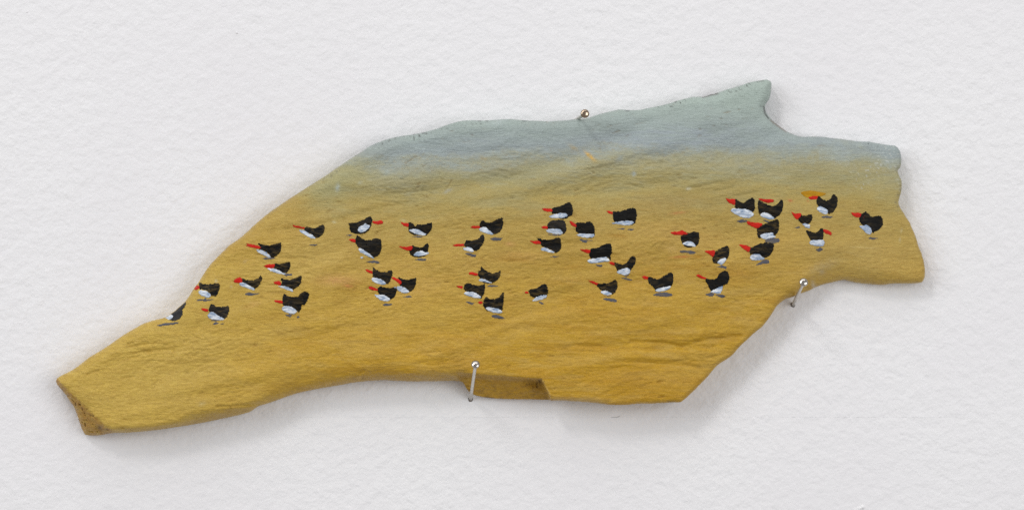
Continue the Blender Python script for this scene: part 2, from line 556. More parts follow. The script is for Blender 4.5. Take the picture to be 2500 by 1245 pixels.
def relief(X, Y, D):
    # overall thickness, slightly domed, thinner at the right end
    T = interp(X, [(130, 74), (300, 84), (700, 92), (1200, 96), (1700, 88), (1900, 76), (2100, 64), (2260, 58)])
    low = fbm(X / 330, Y / 210, 11, 3)
    T = T + 5.5 * low
    # body is fuller along its middle, falls away to the upper edge
    mid = interp(X, [(130, 960), (400, 890), (700, 760), (1000, 640), (1400, 600), (1800, 500), (2260, 520)])
    T = T - 9.0 * np.clip((mid - Y) / 320, 0, 1.2) ** 2
    # rounded rim
    R = 13 + 6 * sstep(1200, 700, X) + 2.5 * perlin(X / 70, Y / 70, 21)
    R = np.where(Y < interp(X, [(130, 940), (800, 640), (1900, 450), (2260, 500)]), R + 11 * sstep(2150, 1900, X), R)
    t = np.clip(D / R, 0, 1)
    H = T - R * 1.15 * (1 - np.sqrt(np.clip(1 - (1 - t) ** 2, 0, 1)))
    # left end: broken end grain, sloping
    ax, ay, bx, by = 146, 930, 266, 1043
    L = math.hypot(bx - ax, by - ay)
    s = -((X - ax) * (by - ay) - (Y - ay) * (bx - ax)) / L
    s = s + 2.5 * perlin(X / 14, Y / 14, 31)
    H = H - 1.0 * softplus(s, 3.0)
    # lower flank
    rid = interp(X, [(255, 1046), (347, 1046), (436, 1028), (470, 1010), (559, 995), (630, 984), (720, 948), (800, 926),
                     (860, 911), (900, 906), (1000, 905), (1080, 906), (1126, 908), (1135, 908)])
    wsoft = interp(X, [(255, 3), (560, 4), (640, 8), (720, 15), (860, 9), (960, 5), (1120, 4)])
    on = sstep(240, 262, X) * sstep(1150, 1118, X)
    H = H - on * 1.75 * softplus(Y - rid + 2.0 * perlin(X / 40, Y / 12, 33), wsoft)
    # recessed ledge behind the lower nail
    top = interp(X, [(1100, 905), (1130, 908), (1240, 916), (1321, 922), (1340, 926)])
    wallw = sstep(-1, 13, Y - top + 1.2 * perlin(X / 18, Y / 9, 35))
    inside = sstep(1112, 1128, X) * sstep(1326, 1319, X - 0.40 * np.clip(Y - 924, 0, 60) + 2 * perlin(X / 9, Y / 9, 37)) * wallw
    floor = 66 - 0.80 * (Y - top) + 1.6 * fbm(X / 22, Y / 9, 36, 3)
    floor = floor - 16 * np.exp(-((X - 1306) / 34) ** 2) * sstep(34, 10, Y - top)
    H = H * (1 - inside) + np.minimum(H, floor) * inside
    H = H + 4.5 * np.exp(-(line_dist(X, Y, [(1323, 927), (1332, 944), (1343, 963)]) / 2.2) ** 2)
    # hollow under the right arm
    rid2 = interp(X, [(1880, 760), (1900, 735), (1935, 704), (1975, 672), (2010, 651), (2045, 645), (2085, 655),
                      (2130, 668), (2190, 678), (2262, 684)])
    on2 = sstep(1885, 1925, X)
    H = H - on2 * 0.85 * softplus(Y - rid2, 6.0)
    H = H - 5 * np.exp(-(((X - 2040) / 60) ** 2 + ((Y - 640) / 28) ** 2))
    H = H + 5 * np.exp(-(((X - 2010) / 95) ** 2 + ((Y - 605) / 22) ** 2))
    # broad troughs and swells running with the grain
    for pts, w, dep in (
            ([(960, 482), (1130, 458), (1290, 428), (1400, 388), (1480, 345), (1570, 310)], 24, 7.0),
            ([(1290, 452), (1400, 420), (1520, 378), (1640, 352)], 20, -4.0),
            ([(700, 566), (800, 544), (900, 516), (1010, 494)], 8, 1.8),
            ([(700, 552), (800, 530), (900, 502), (1000, 480)], 9, -1.6),
            ([(1130, 500), (1300, 480), (1500, 470), (1690, 440)], 12, 2.0),
            ([(1500, 310), (1640, 325), (1800, 300)], 24, -3.0),
            ([(690, 830), (760, 815), (860, 800), (980, 770)], 22, 3.5),
            ([(800, 900), (860, 880), (950, 868)], 22, -4.0),
            ([(420, 960), (560, 930), (700, 895)], 26, -3.5),
            ([(330, 985), (500, 960), (620, 935)], 12, 2.2),
            ([(1000, 800), (1150, 812), (1290, 800)], 14, 2.2),
            ([(1360, 848), (1480, 843), (1600, 836)], 6, 2.0),
            ([(1540, 834), (1620, 836), (1665, 846), (1720, 828), (1806, 821)], 5.5, 4.6),
            ([(1400, 841), (1500, 848), (1600, 851), (1740, 846)], 5, 2.4),
            ([(1500, 868), (1640, 872), (1760, 860)], 9, -3.0),
            ([(1560, 884), (1660, 889), (1706, 897)], 6, 2.6),
            ([(1700, 770), (1800, 745), (1880, 705)], 18, 2.5),
            ([(1330, 720), (1450, 705), (1560, 690)], 14, 2.2)):
        d = line_dist(X, Y, pts)
        H = H - 1.15 * dep * np.exp(-(d / w) ** 2)
    # grain
    th = math.radians(-13)
    wx = X + 26 * perlin(X / 160, Y / 110, 41)
    wy = Y + 34 * perlin(X / 230, Y / 120, 42) - 0.10 * np.clip(700 - X, 0, 600)
    U = wx * math.cos(th) + wy * math.sin(th)
    V = -wx * math.sin(th) + wy * math.cos(th)
    amp = np.clip(0.75 + 0.8 * perlin(X / 150, Y / 90, 43), 0.15, 1.6)
    amp = amp * (1 - 0.62 * sstep(1780, 2050, X)) * (1 - 0.45 * sstep(420, 330, Y))
    g1 = 1 - np.abs(fbm(U / 62, V / 11.5, 44, 2)) * 2.0
    g2 = fbm(U / 24, V / 6.0, 45, 3)
    g3 = fbm(X / 15, Y / 9, 46, 3)
    H = H + amp * (0.8 * g1 + 0.95 * g2 + 0.7 * g3) + (1 - 0.5 * sstep(1800, 2000, X)) * 4.4 * fbm(U / 210, V / 62, 146, 2)
    band = np.exp(-(((X - 1590) / 230) ** 2 + ((Y - 868) / 48) ** 2))
    H = H + 1.9 * band * fbm((X + 0.1 * Y) / 150, (Y - 0.03 * X) / 8.0, 49, 2)
    # sharp little splits
    mod = fbm(U / 40, V / 5.5, 47, 2)
    split = sstep(0.55, 0.95, mod) * sstep(-0.1, 0.35, perlin(X / 120, Y / 80, 48))
    H = H - 3.4 * split * (1 - 0.8 * sstep(1750, 1900, X))
    for (x0, y0, x1, y1, w, dep) in (
            (214, 914, 241, 904, 2.4, 4.5), (300, 923, 328, 919, 2.2, 3.5), (318, 846, 382, 837, 2.5, 3.5),
            (328, 862, 404, 852, 2.6, 4), (316, 875, 346, 871, 2.2, 3), (340, 868, 372, 858, 2.0, 3),
            (453, 834, 462, 830, 3, 3.5), (590, 816, 617, 805, 2.2, 4), (512, 845, 540, 836, 2.2, 3),
            (570, 881, 600, 879, 2.0, 3), (1022, 864, 1074, 857, 2.4, 3.5), (1030, 872, 1050, 868, 2.4, 2.5),
            (960, 474, 1075, 462, 2.2, 2.5), (1032, 466, 1056, 474, 3, 3), (1680, 459, 1708, 457, 2.4, 4),
            (1540, 452, 1570, 460, 2.4, 3), (1330, 700, 1390, 688, 2.2, 2), (1240, 640, 1290, 632, 3, 2),
            (530, 992, 632, 986, 2.4, 5), (878, 910, 890, 902, 2.5, 4), (1716, 236, 1752, 229, 2.5, 5),
            (1790, 480, 1850, 470, 3, 2.2), (1712, 455, 1760, 445, 3, 2.5), (1745, 468, 1790, 458, 3, 2.0)):
        H = H - dep * np.exp(-(line_dist(X, Y, [(x0, y0), (x1, y1)]) / w) ** 2)
    # pits in the end grain and in the ledge's corner
    pit = sstep(0.38, 0.62, perlin(X / 5.5, Y / 5.5, 51))
    H = H - 4.5 * pit * sstep(1, 6, s) * sstep(300, 270, X)
    H = H - 5.0 * pit * np.exp(-(((X - 1308) / 26) ** 2 + ((Y - 936) / 13) ** 2))
    H = H - 2.2 * pit * np.exp(-(((X - 2125) / 60) ** 2 + ((Y - 688) / 7) ** 2))
    rimpit = sstep(0.36, 0.58, perlin(X / 6.5, Y / 6.0, 52)) * sstep(24, 5, D) * sstep(620, 380, Y) \
        * sstep(-0.1, 0.5, perlin(X / 60, Y / 60, 53))
    H = H - 3.0 * rimpit
    H = H - 7 * np.exp(-(((X - 243) / 8) ** 2 + ((Y - 1045) / 7) ** 2))
    H = H - 6 * np.exp(-(line_dist(X, Y, [(1866, 262), (1871, 283), (1898, 306), (1922, 322)]) / 2.6) ** 2)
    return np.maximum(H, 14.0), s, inside, rimpit, pit, split


HG, SG, INS, RPIT, PIT, SPLIT = relief(GX, GY, np.maximum(SD, 0))


def height_at(px, py):
    """height of the triangulated face"""
    fx = np.clip((np.asarray(px) - gx[0]) / GS, 0, len(gx) - 1.001)
    fy = np.clip((np.asarray(py) - gy[0]) / GS, 0, len(gy) - 1.001)
    i = fx.astype(int)
    j = fy.astype(int)
    u = fx - i
    v = fy - j
    h00, h10, h01, h11 = HG[j, i], HG[j, i + 1], HG[j + 1, i], HG[j + 1, i + 1]
    return np.where(u >= v, h00 + u * (h10 - h00) + v * (h11 - h10), h00 + v * (h01 - h00) + u * (h11 - h01))


# paint on the board, by place
def board_paint(X, Y, D):
    yy = Y + 16 * fbm(X / 130, Y / 40, 61, 3) + 7 * fbm(X / 26, Y / 14, 62, 3)
    # the painted horizon is not level
    hz = interp(X, [(700, 398), (880, 392), (1000, 398), (1200, 384), (1400, 372), (1600, 366), (1800, 372),
                    (1900, 374), (2000, 362), (2120, 376), (2200, 392)])
    stops = [(-130, (168, 182, 174)), (-60, (160, 172, 168)), (-20, (156, 166, 166)), (6, (162, 167, 154)),
             (30, (168, 162, 126)), (66, (171, 159, 108)), (104, (177, 159, 96)), (150, (184, 159, 87)),
             (220, (191, 160, 79)), (300, (195, 160, 69)), (400, (196, 157, 54)), (520, (197, 154, 41)),
             (640, (192, 149, 36))]
    k = np.array([s[0] for s in stops], float)
    cols = np.array([lin(*s[1]) for s in stops])
    v = yy - hz
    # left of the crown the paint is sandier higher up
    v = v + 60 * sstep(820, 700, X)
    C = np.stack([np.interp(v, k, cols[:, c]) for c in range(3)], -1)
    sand = sstep(20, 190, v)

    def over(mask, col):
        nonlocal C
        C = C * (1 - mask[..., None]) + lin(*col) * mask[..., None]

    def blob(x, y, rx, ry, rot=0.0):
        c_, s_ = math.cos(rot), math.sin(rot)
        dx, dy = X - x, Y - y
        a, b = (dx * c_ + dy * s_) / rx, (-dx * s_ + dy * c_) / ry
        return np.exp(-(a * a + b * b))
    # lavender cast and blue dry-brush at the horizon
    over(0.40 * blob(1640, 335, 190, 26, -0.05) * sstep(-0.4, 0.5, fbm(X / 60, Y / 8, 63, 2)), (160, 168, 182))
    over(0.30 * blob(1100, 350, 200, 30, -0.1) * sstep(-0.4, 0.5, fbm(X / 60, Y / 8, 163, 2)), (150, 162, 168))
    dry = sstep(0.05, 0.5, fbm(X / 9, Y / 12, 64, 3)) * sstep(-30, 0, v) * sstep(44, 10, v) * sstep(1750, 1950, X)
    over(0.55 * dry, (166, 174, 164))
    dry2 = sstep(0.15, 0.55, fbm(X / 10, Y / 5, 65, 3)) * sstep(-26, 4, v) * sstep(44, 14, v) * sstep(1900, 1700, X)
    over(0.26 * dry2, (174, 154, 104))
    drag = sstep(0.25, 0.6, fbm((X + 0.5 * Y) / 55, (Y - 0.08 * X) / 4.5, 168, 2))
    over(0.45 * drag * sstep(-20, 10, v) * sstep(110, 40, v), (172, 172, 146))
    over(0.40 * sstep(0.25, 0.6, fbm((X + 0.4 * Y) / 60, (Y - 0.06 * X) / 4.5, 169, 2)) * sstep(-70, -30, v) * sstep(20, -10, v), (176, 188, 186))
    over(0.35 * sstep(0.2, 0.6, fbm(X / 90, (Y - 0.1 * X) / 5, 170, 2)) * sstep(200, 300, v), (208, 172, 84))
    over(0.30 * sstep(0.25, 0.6, fbm(X / 80, (Y - 0.1 * X) / 5, 171, 2)) * sstep(160, 300, v), (164, 122, 40))
    # green-grey veil below the horizon
    over(0.35 * sstep(-0.2, 0.6, fbm(X / 170, Y / 30, 66, 3)) * sstep(0, 40, v) * sstep(190, 80, v), (160, 158, 122))
    over(0.45 * blob(830, 440, 90, 40, -0.6), (172, 168, 118))
    # warmer ochre passages
    over(0.35 * sstep(-0.1, 0.6, fbm(X / 200, Y / 50, 167, 3)) * sstep(120, 260, v), (206, 172, 88))
    over(0.34 * sstep(0.0, 0.7, fbm(X / 150, Y / 26, 67, 3)) * sstep(230, 330, v), (178, 132, 36))
    over(0.30 * sstep(0.1, 0.7, fbm(X / 110, Y / 20, 68, 3)) * sstep(160, 260, v), (200, 168, 92))
    over(0.5 * blob(1620, 650, 240, 26, 0.0) * sstep(-0.5, 0.4, fbm(X / 60, Y / 14, 69, 2)), (182, 138, 44))
    over(0.6 * blob(1790, 668, 60, 12), (176, 130, 34))
    over(0.4 * blob(1560, 930, 130, 40), (186, 138, 32))
    over(0.4 * blob(1460, 765, 200, 36), (190, 146, 44))
    over(0.45 * blob(2010, 610, 170, 16, 0.04), (202, 170, 96))
    over(0.35 * blob(700, 905, 90, 26, -0.3), (204, 166, 62))
    over(0.3 * blob(480, 880, 100, 40, -0.4), (192, 164, 92))
    over(0.7 * blob(1010, 760, 210, 50), (212, 176, 80))
    over(0.6 * blob(730, 640, 150, 60, -0.5), (204, 176, 98))
    over(0.55 * blob(1640, 495, 110, 26, -0.1), (168, 146, 88))
    over(0.5 * blob(2120, 620, 150, 90), (188, 166, 100))
    over(0.75 * sstep(950, 350, X) * sstep(560, 700, Y), (208, 179, 90))
    # individual dabs and smears
    for (x, y, rx, ry, rot, a, col) in (
            (828, 684, 46, 12, 0.05, 0.55, (206, 152, 98)), (852, 698, 11, 3.5, 0.1, 0.7, (202, 120, 76)),
            (1000, 700, 90, 40, 0, 0.12, (200, 150, 90)), (620, 743, 18, 7, -0.3, 0.4, (206, 160, 96)),
            (1655, 520, 17, 2.6, -0.1, 0.6, (200, 116, 74)), (1662, 627, 22, 2.6, -0.05, 0.7, (204, 104, 60)),
            (1700, 626, 16, 4, 0, 0.6, (176, 122, 24)), (1244, 596, 13, 5, 0.1, 0.5, (214, 160, 104)),
            (1270, 625, 60, 10, 0, 0.35, (198, 150, 84)), (1255, 634, 48, 5, 0.05, 0.45, (168, 120, 34)),
            (1508, 576, 26, 5, 0.05, 0.5, (176, 126, 32)), (1660, 570, 90, 22, 0.1, 0.35, (202, 164, 94)),
            (1640, 608, 20, 10, 0.3, 0.4, (204, 168, 104)), (1440, 382, 15, 4.2, 0.75, 0.95, (216, 172, 78)),
            (1400, 362, 13, 4, 0.6, 0.5, (184, 158, 104)), (1180, 388, 9, 5, 0.3, 0.45, (180, 156, 96)),
            (1512, 388, 12, 7, -0.6, 0.55, (156, 166, 164)), (1547, 425, 5, 6, 0, 0.75, (170, 184, 186)),
            (825, 458, 5, 9, 0.2, 0.7, (184, 196, 190)), (946, 422, 9, 5, -0.5, 0.5, (178, 186, 176)),
            (880, 447, 7, 4, -0.5, 0.4, (180, 186, 170)), (1093, 467, 12, 4, -0.5, 0.6, (176, 178, 164)),
            (1680, 461, 6, 3, -0.2, 0.6, (206, 206, 186)), (1215, 300, 18, 6, -0.2, 0.5, (186, 198, 196)),
            (985, 538, 5, 3, 0.0, 0.7, (206, 196, 150)), (817, 542, 5, 3, 0, 0.6, (206, 204, 170)),
            (1988, 697, 6, 12, -0.4, 0.5, (198, 194, 180)), (2008, 664, 7, 5, 0.4, 0.4, (190, 186, 166)),
            (2010, 650, 40, 12, -0.3, 0.25, (166, 168, 150)), (1700, 500, 3, 2, 0, 0, (0, 0, 0)),
            (600, 638, 6, 3, -0.6, 0.55, (206, 180, 130)), (529, 686, 4, 4, 0, 0.55, (212, 200, 160)),
            (566, 700, 3, 3, 0, 0.6, (214, 196, 150)), (495, 984, 10, 5, -0.4, 0.4, (206, 190, 140)),
            (1885, 534, 5, 3, 0, 0.5, (206, 194, 146)), (2110, 605, 30, 1.2, 0.05, 0.5, (212, 196, 140)),
            (2090, 622, 26, 1.2, 0.3, 0.45, (212, 190, 128)), (2202, 562, 2, 6, 0.2, 0.5, (206, 198, 160)),
            (2198, 585, 2, 6, 0.1, 0.5, (206, 198, 160)), (1965, 690, 30, 8, -0.4, 0.25, (190, 160, 100)),
            (1929, 490, 6, 3, 0.2, 0.6, (196, 96, 62)), (1972, 491, 3, 2, 0, 0.6, (196, 96, 62)),
            (2170, 630, 40, 40, 0, 0.2, (186, 150, 64)), (2240, 670, 16, 8, 0, 0.35, (198, 162, 84))):
        n = np.clip(1.0 + 0.6 * fbm(X / 7, Y / 3.5, 70, 2), 0, 1.4)
        over(np.clip(a * blob(x, y, rx, ry, rot) * n, 0, 1), col)
    # salty worn specks at the right end
    worn = blob(2168, 385, 40, 34) + 0.8 * blob(2120, 425, 34, 20) + 0.6 * blob(2105, 455, 22, 10)
    worn = worn + 0.8 * blob(2196, 440, 7, 34) + 0.25 * blob(2050, 385, 80, 22)
    over(np.clip(worn, 0, 1) * sstep(0.42, 0.66, perlin(X / 6.0, Y / 4.5, 71)) * 0.85, (204, 206, 198))
    # bare, broken wood on the left end
    brown = sstep(-1, 5, SG + 3 * perlin(X / 9, Y / 9, 72)) * sstep(300, 270, X)
    over(0.85 * brown * np.clip(0.85 + 0.5 * fbm(X / 11, Y / 11, 73, 3), 0.2, 1), (172, 128, 62))
    over(0.7 * brown * sstep(0.38, 0.62, perlin(X / 5.5, Y / 5.5, 51)), (92, 62, 30))
    over(0.7 * brown * sstep(1040, 1056, Y) * sstep(250, 205, X), (196, 156, 62))
    over(0.8 * blob(243, 1045, 7, 6), (112, 94, 80))
    # thin paint on the lower flank and on the ledge's floor
    lip = Y - interp(X, [(1100, 905), (1130, 908), (1240, 916), (1321, 922), (1340, 926)])
    over(0.6 * INS * np.clip(0.7 + 0.6 * fbm(X / 26, Y / 10, 74, 3), 0, 1), (178, 134, 56))
    over(0.75 * INS * sstep(18, 8, lip), (186, 152, 90))  # ledge lip coloured paler and greyer, its lit look painted in
    over(0.45 * INS * sstep(0.15, 0.6, fbm(X / 16, Y / 6, 75, 3)) * sstep(10, 20, lip), (128, 100, 52))
    over(0.9 * sstep(0.30, 0.5, perlin(X / 5.5, Y / 5.5, 51)) * blob(1308, 936, 24, 12), (66, 40, 16))
    over(0.85 * blob(1318, 931, 5, 4), (40, 26, 12))
    fl = sstep(0, 10, Y - interp(X, [(255, 1048), (436, 1030), (559, 997), (630, 986), (760, 948), (860, 915),
                                     (1000, 908), (1130, 910)])) * sstep(250, 290, X) * sstep(1135, 1125, X)
    over(0.45 * fl, (178, 146, 82))
    over(0.6 * sstep(964, 974, Y + 3 * perlin(X / 20, Y / 6, 79)) * sstep(1338, 1360, X) * sstep(1500, 1420, X), (196, 168, 116))
    # specks where bare wood shows along the upper rim
    over(0.85 * RPIT, (84, 84, 82))
    over(0.8 * sstep(0.36, 0.6, PIT * 1.0) * blob(2125, 687, 46, 6) * sstep(0.3, 0.6, perlin(X / 4, Y / 4, 76)), (90, 66, 30))
    for pts, w, a, col in (([(1716, 237), (1735, 232), (1752, 228)], 2.6, 0.9, (84, 76, 74)),
                           ([(1866, 262), (1867, 276), (1877, 290)], 1.8, 0.9, (66, 62, 64)),
                           ([(1883, 295), (1898, 306), (1910, 314), (1920, 320)], 2.6, 0.8, (128, 112, 100)),
                           ([(1854, 198), (1864, 196)], 1.5, 0.7, (110, 112, 108)),
                           ([(1528, 271), (1535, 272)], 2, 0.7, (96, 98, 100)),
                           ([(1276, 296), (1283, 297)], 2, 0.6, (96, 100, 100)),
                           ([(1630, 979), (1645, 980)], 1.4, 0.8, (84, 70, 40)),
                           ([(1185, 970), (1205, 973)], 1.6, 0.7, (90, 76, 48)),
                           ([(1176, 957), (1183, 948)], 1.2, 0.6, (96, 74, 40)),
                           ([(884, 926), (888, 917)], 1.4, 0.6, (120, 92, 46)),
                           ([(1323, 927), (1332, 944), (1343, 963)], 2.0, 0.8, (210, 174, 96))):  # last entry: pale line painted along the splinter, as though it caught light
        over(a * np.exp(-(line_dist(X, Y, pts) / w) ** 2), col)
    over(0.35 * np.clip(SPLIT, 0, 1), (140, 100, 36))
    return np.clip(C, 0, 1), sand


CG, SANDG = board_paint(GX, GY, SD)


def bil(A, px, py):
    fx = np.clip((px - gx[0]) / GS, 0, len(gx) - 1.001)
    fy = np.clip((py - gy[0]) / GS, 0, len(gy) - 1.001)
    i = fx.astype(int)
    j = fy.astype(int)
    u = fx - i
    v = fy - j
    if A.ndim == 3:
        u = u[:, None]
        v = v[:, None]
    return (A[j, i] * (1 - u) + A[j, i + 1] * u) * (1 - v) + (A[j + 1, i] * (1 - u) + A[j + 1, i + 1] * u) * v


root = bpy.data.objects.new("driftwood_painting", None)
root.empty_display_size = 0.02
scene.collection.objects.link(root)
rp = ((1200 - 1250) * S, 0.0, (622.5 - 1064) * S)
root.location = rp
WORLD_POS[root] = rp
root["label"] = "long piece of driftwood painted as sandy shore with black and white shorebirds"
root["category"] = "painting"

P, T, rim = march(SD, gx, gy)
hh = height_at(P[:, 0], P[:, 1])
col = bil(CG, P[:, 0], P[:, 1])
snd = bil(SANDG, P[:, 0], P[:, 1])
# sides and back: rim loop from the directed boundary edges
edges = {}
E = np.concatenate([T[:, [0, 1]], T[:, [1, 2]], T[:, [2, 0]]])
key = E[:, 0].astype(np.int64) * 10000000 + E[:, 1]
rkey = E[:, 1].astype(np.int64) * 10000000 + E[:, 0]
bnd = E[~np.isin(key, rkey)]
nxt = {int(a): int(b) for a, b in bnd}
start = int(bnd[0, 0])
loop = [start]
while True:
    n = nxt[loop[-1]]
    if n == start or len(loop) > 200000:
        break
    loop.append(n)
loop = np.array(loop)
LP = P[loop]
tan = np.roll(LP, -3, 0) - np.roll(LP, 3, 0)
tan /= np.linalg.norm(tan, axis=1)[:, None] + 1e-9
nin = np.stack([-tan[:, 1], tan[:, 0]], 1)
probe = poly_sdf(LP[:, 0] + 4 * nin[:, 0], LP[:, 1] + 4 * nin[:, 1], outline)
nin[probe < 0] *= -1
allP = [np.concatenate([P, hh[:, None]], 1)]
rings = []
nb = len(P)
lc = [col]
ls = [snd]
for f, inset in ((0.72, -0.3), (0.42, 0.6), (0.16, 4.0), (0.0, 9.0)):
    rp_ = LP + nin * inset
    allP.append(np.concatenate([rp_, (np.maximum(hh[loop] * f, 2.5))[:, None]], 1))
    lc.append(col[loop])
    ls.append(snd[loop])
    rings.append(np.arange(nb, nb + len(loop)))
    nb += len(loop)
AP = np.concatenate(allP)
tri = [T]
prev = loop
for r in rings:
    a, b = prev, np.roll(prev, -1)
    c, d = r, np.roll(r, -1)
    tri += [np.stack([b, a, c], 1), np.stack([b, c, d], 1)]
    prev = r
TT = np.concatenate(tri)
Vw = to_world(AP[:, 0], AP[:, 1], AP[:, 2], K_BOARD)
board = link_mesh("driftwood", Vw, TT[:, ::-1].copy() if False else TT, M_BOARD, root)
me = board.data
ca = me.attributes.new("paint", 'FLOAT_COLOR', 'POINT')
cc = np.concatenate(lc)
ca.data.foreach_set("color", np.concatenate([cc, np.ones((len(cc), 1))], 1).astype(np.float32).ravel())
sa = me.attributes.new("sand", 'FLOAT', 'POINT')
sa.data.foreach_set("value", np.concatenate(ls).astype(np.float32))
# closed flat back
cx_, cy_ = np.arange(120, 2275, 10.0), np.arange(180, 1080, 10.0)
CXX, CYY = np.meshgrid(cx_, cy_)
Pb, Tb, _r = march(poly_sdf(CXX, CYY, outline) - 7.0, cx_, cy_)
link_mesh("back_face", to_world(Pb[:, 0], Pb[:, 1], 2.4, K_BOARD), Tb[:, ::-1].copy(), M_BOARD, root, smooth=False)

# ------------------------------------------------------------------ painted birds
RNG = random.Random(4)


def stroke(name, polys, material, parent, layer, rag=1.1, dirdeg=10, thick=0.55, seed=0, step=1.25):
    pts_all, tri_all, off = [], [], 0
    for pi, poly in enumerate(polys):
        q = np.array(poly, float)
        q = catmull(q, 2) if len(q) > 5 else q
        xs = np.arange(q[:, 0].min() - 4, q[:, 0].max() + 4, step)
        ys = np.arange(q[:, 1].min() - 4, q[:, 1].max() + 4, step)
        X, Y = np.meshgrid(xs, ys)
        d = poly_sdf(X, Y, q)
        a = math.radians(-dirdeg)
        U = X * math.cos(a) + Y * math.sin(a)
        V = -X * math.sin(a) + Y * math.cos(a)
        F = d + rag * (0.9 * perlin(U / 7, V / 2.2, 80 + seed) + 0.6 * perlin(X / 3.2, Y / 3.2, 90 + seed)) + 0.15
        bsd = bil(SD, X.ravel(), Y.ravel()).reshape(X.shape)
        F = np.minimum(F, bsd - 1.0)
        if (F > 0).sum() < 4:
            continue
        Pp, Tt, rm = march(F, xs, ys)
        dd = np.clip(poly_sdf(Pp[:, 0], Pp[:, 1], q), 0, 4)
        h = height_at(Pp[:, 0], Pp[:, 1])
        u = Pp[:, 0] * math.cos(a) + Pp[:, 1] * math.sin(a)
        v = -Pp[:, 0] * math.sin(a) + Pp[:, 1] * math.cos(a)
        lift = 0.25 + 0.45 * layer + thick * (0.35 + 0.65 * np.clip(dd / 2.2, 0, 1)) \
            + 0.22 * perlin(u / 16, v / 2.6, 70 + seed)
        lift = np.where(rm, 0.12 + 0.40 * layer, np.maximum(lift, 0.2 + 0.42 * layer))
        pts_all.append(np.concatenate([Pp, (h + lift)[:, None]], 1))
        tri_all.append(Tt + off)
        off += len(Pp)
    if not pts_all:
        return None
    A = np.concatenate(pts_all)
    return link_mesh(name, to_world(A[:, 0], A[:, 1], A[:, 2], K_BOARD), np.concatenate(tri_all), material, parent)


O1, O2, O3, O4, O5, O6, O7 = (370, 580), (700, 510), (860, 630), (1080, 480), (1400, 480), (1400, 580), (1740, 450)


def P5(o, flat):
    v = [float(t) for t in flat.split()]
    return [(o[0] + v[i] / 5.0, o[1] + v[i + 1] / 5.0) for i in range(0, len(v), 2)]


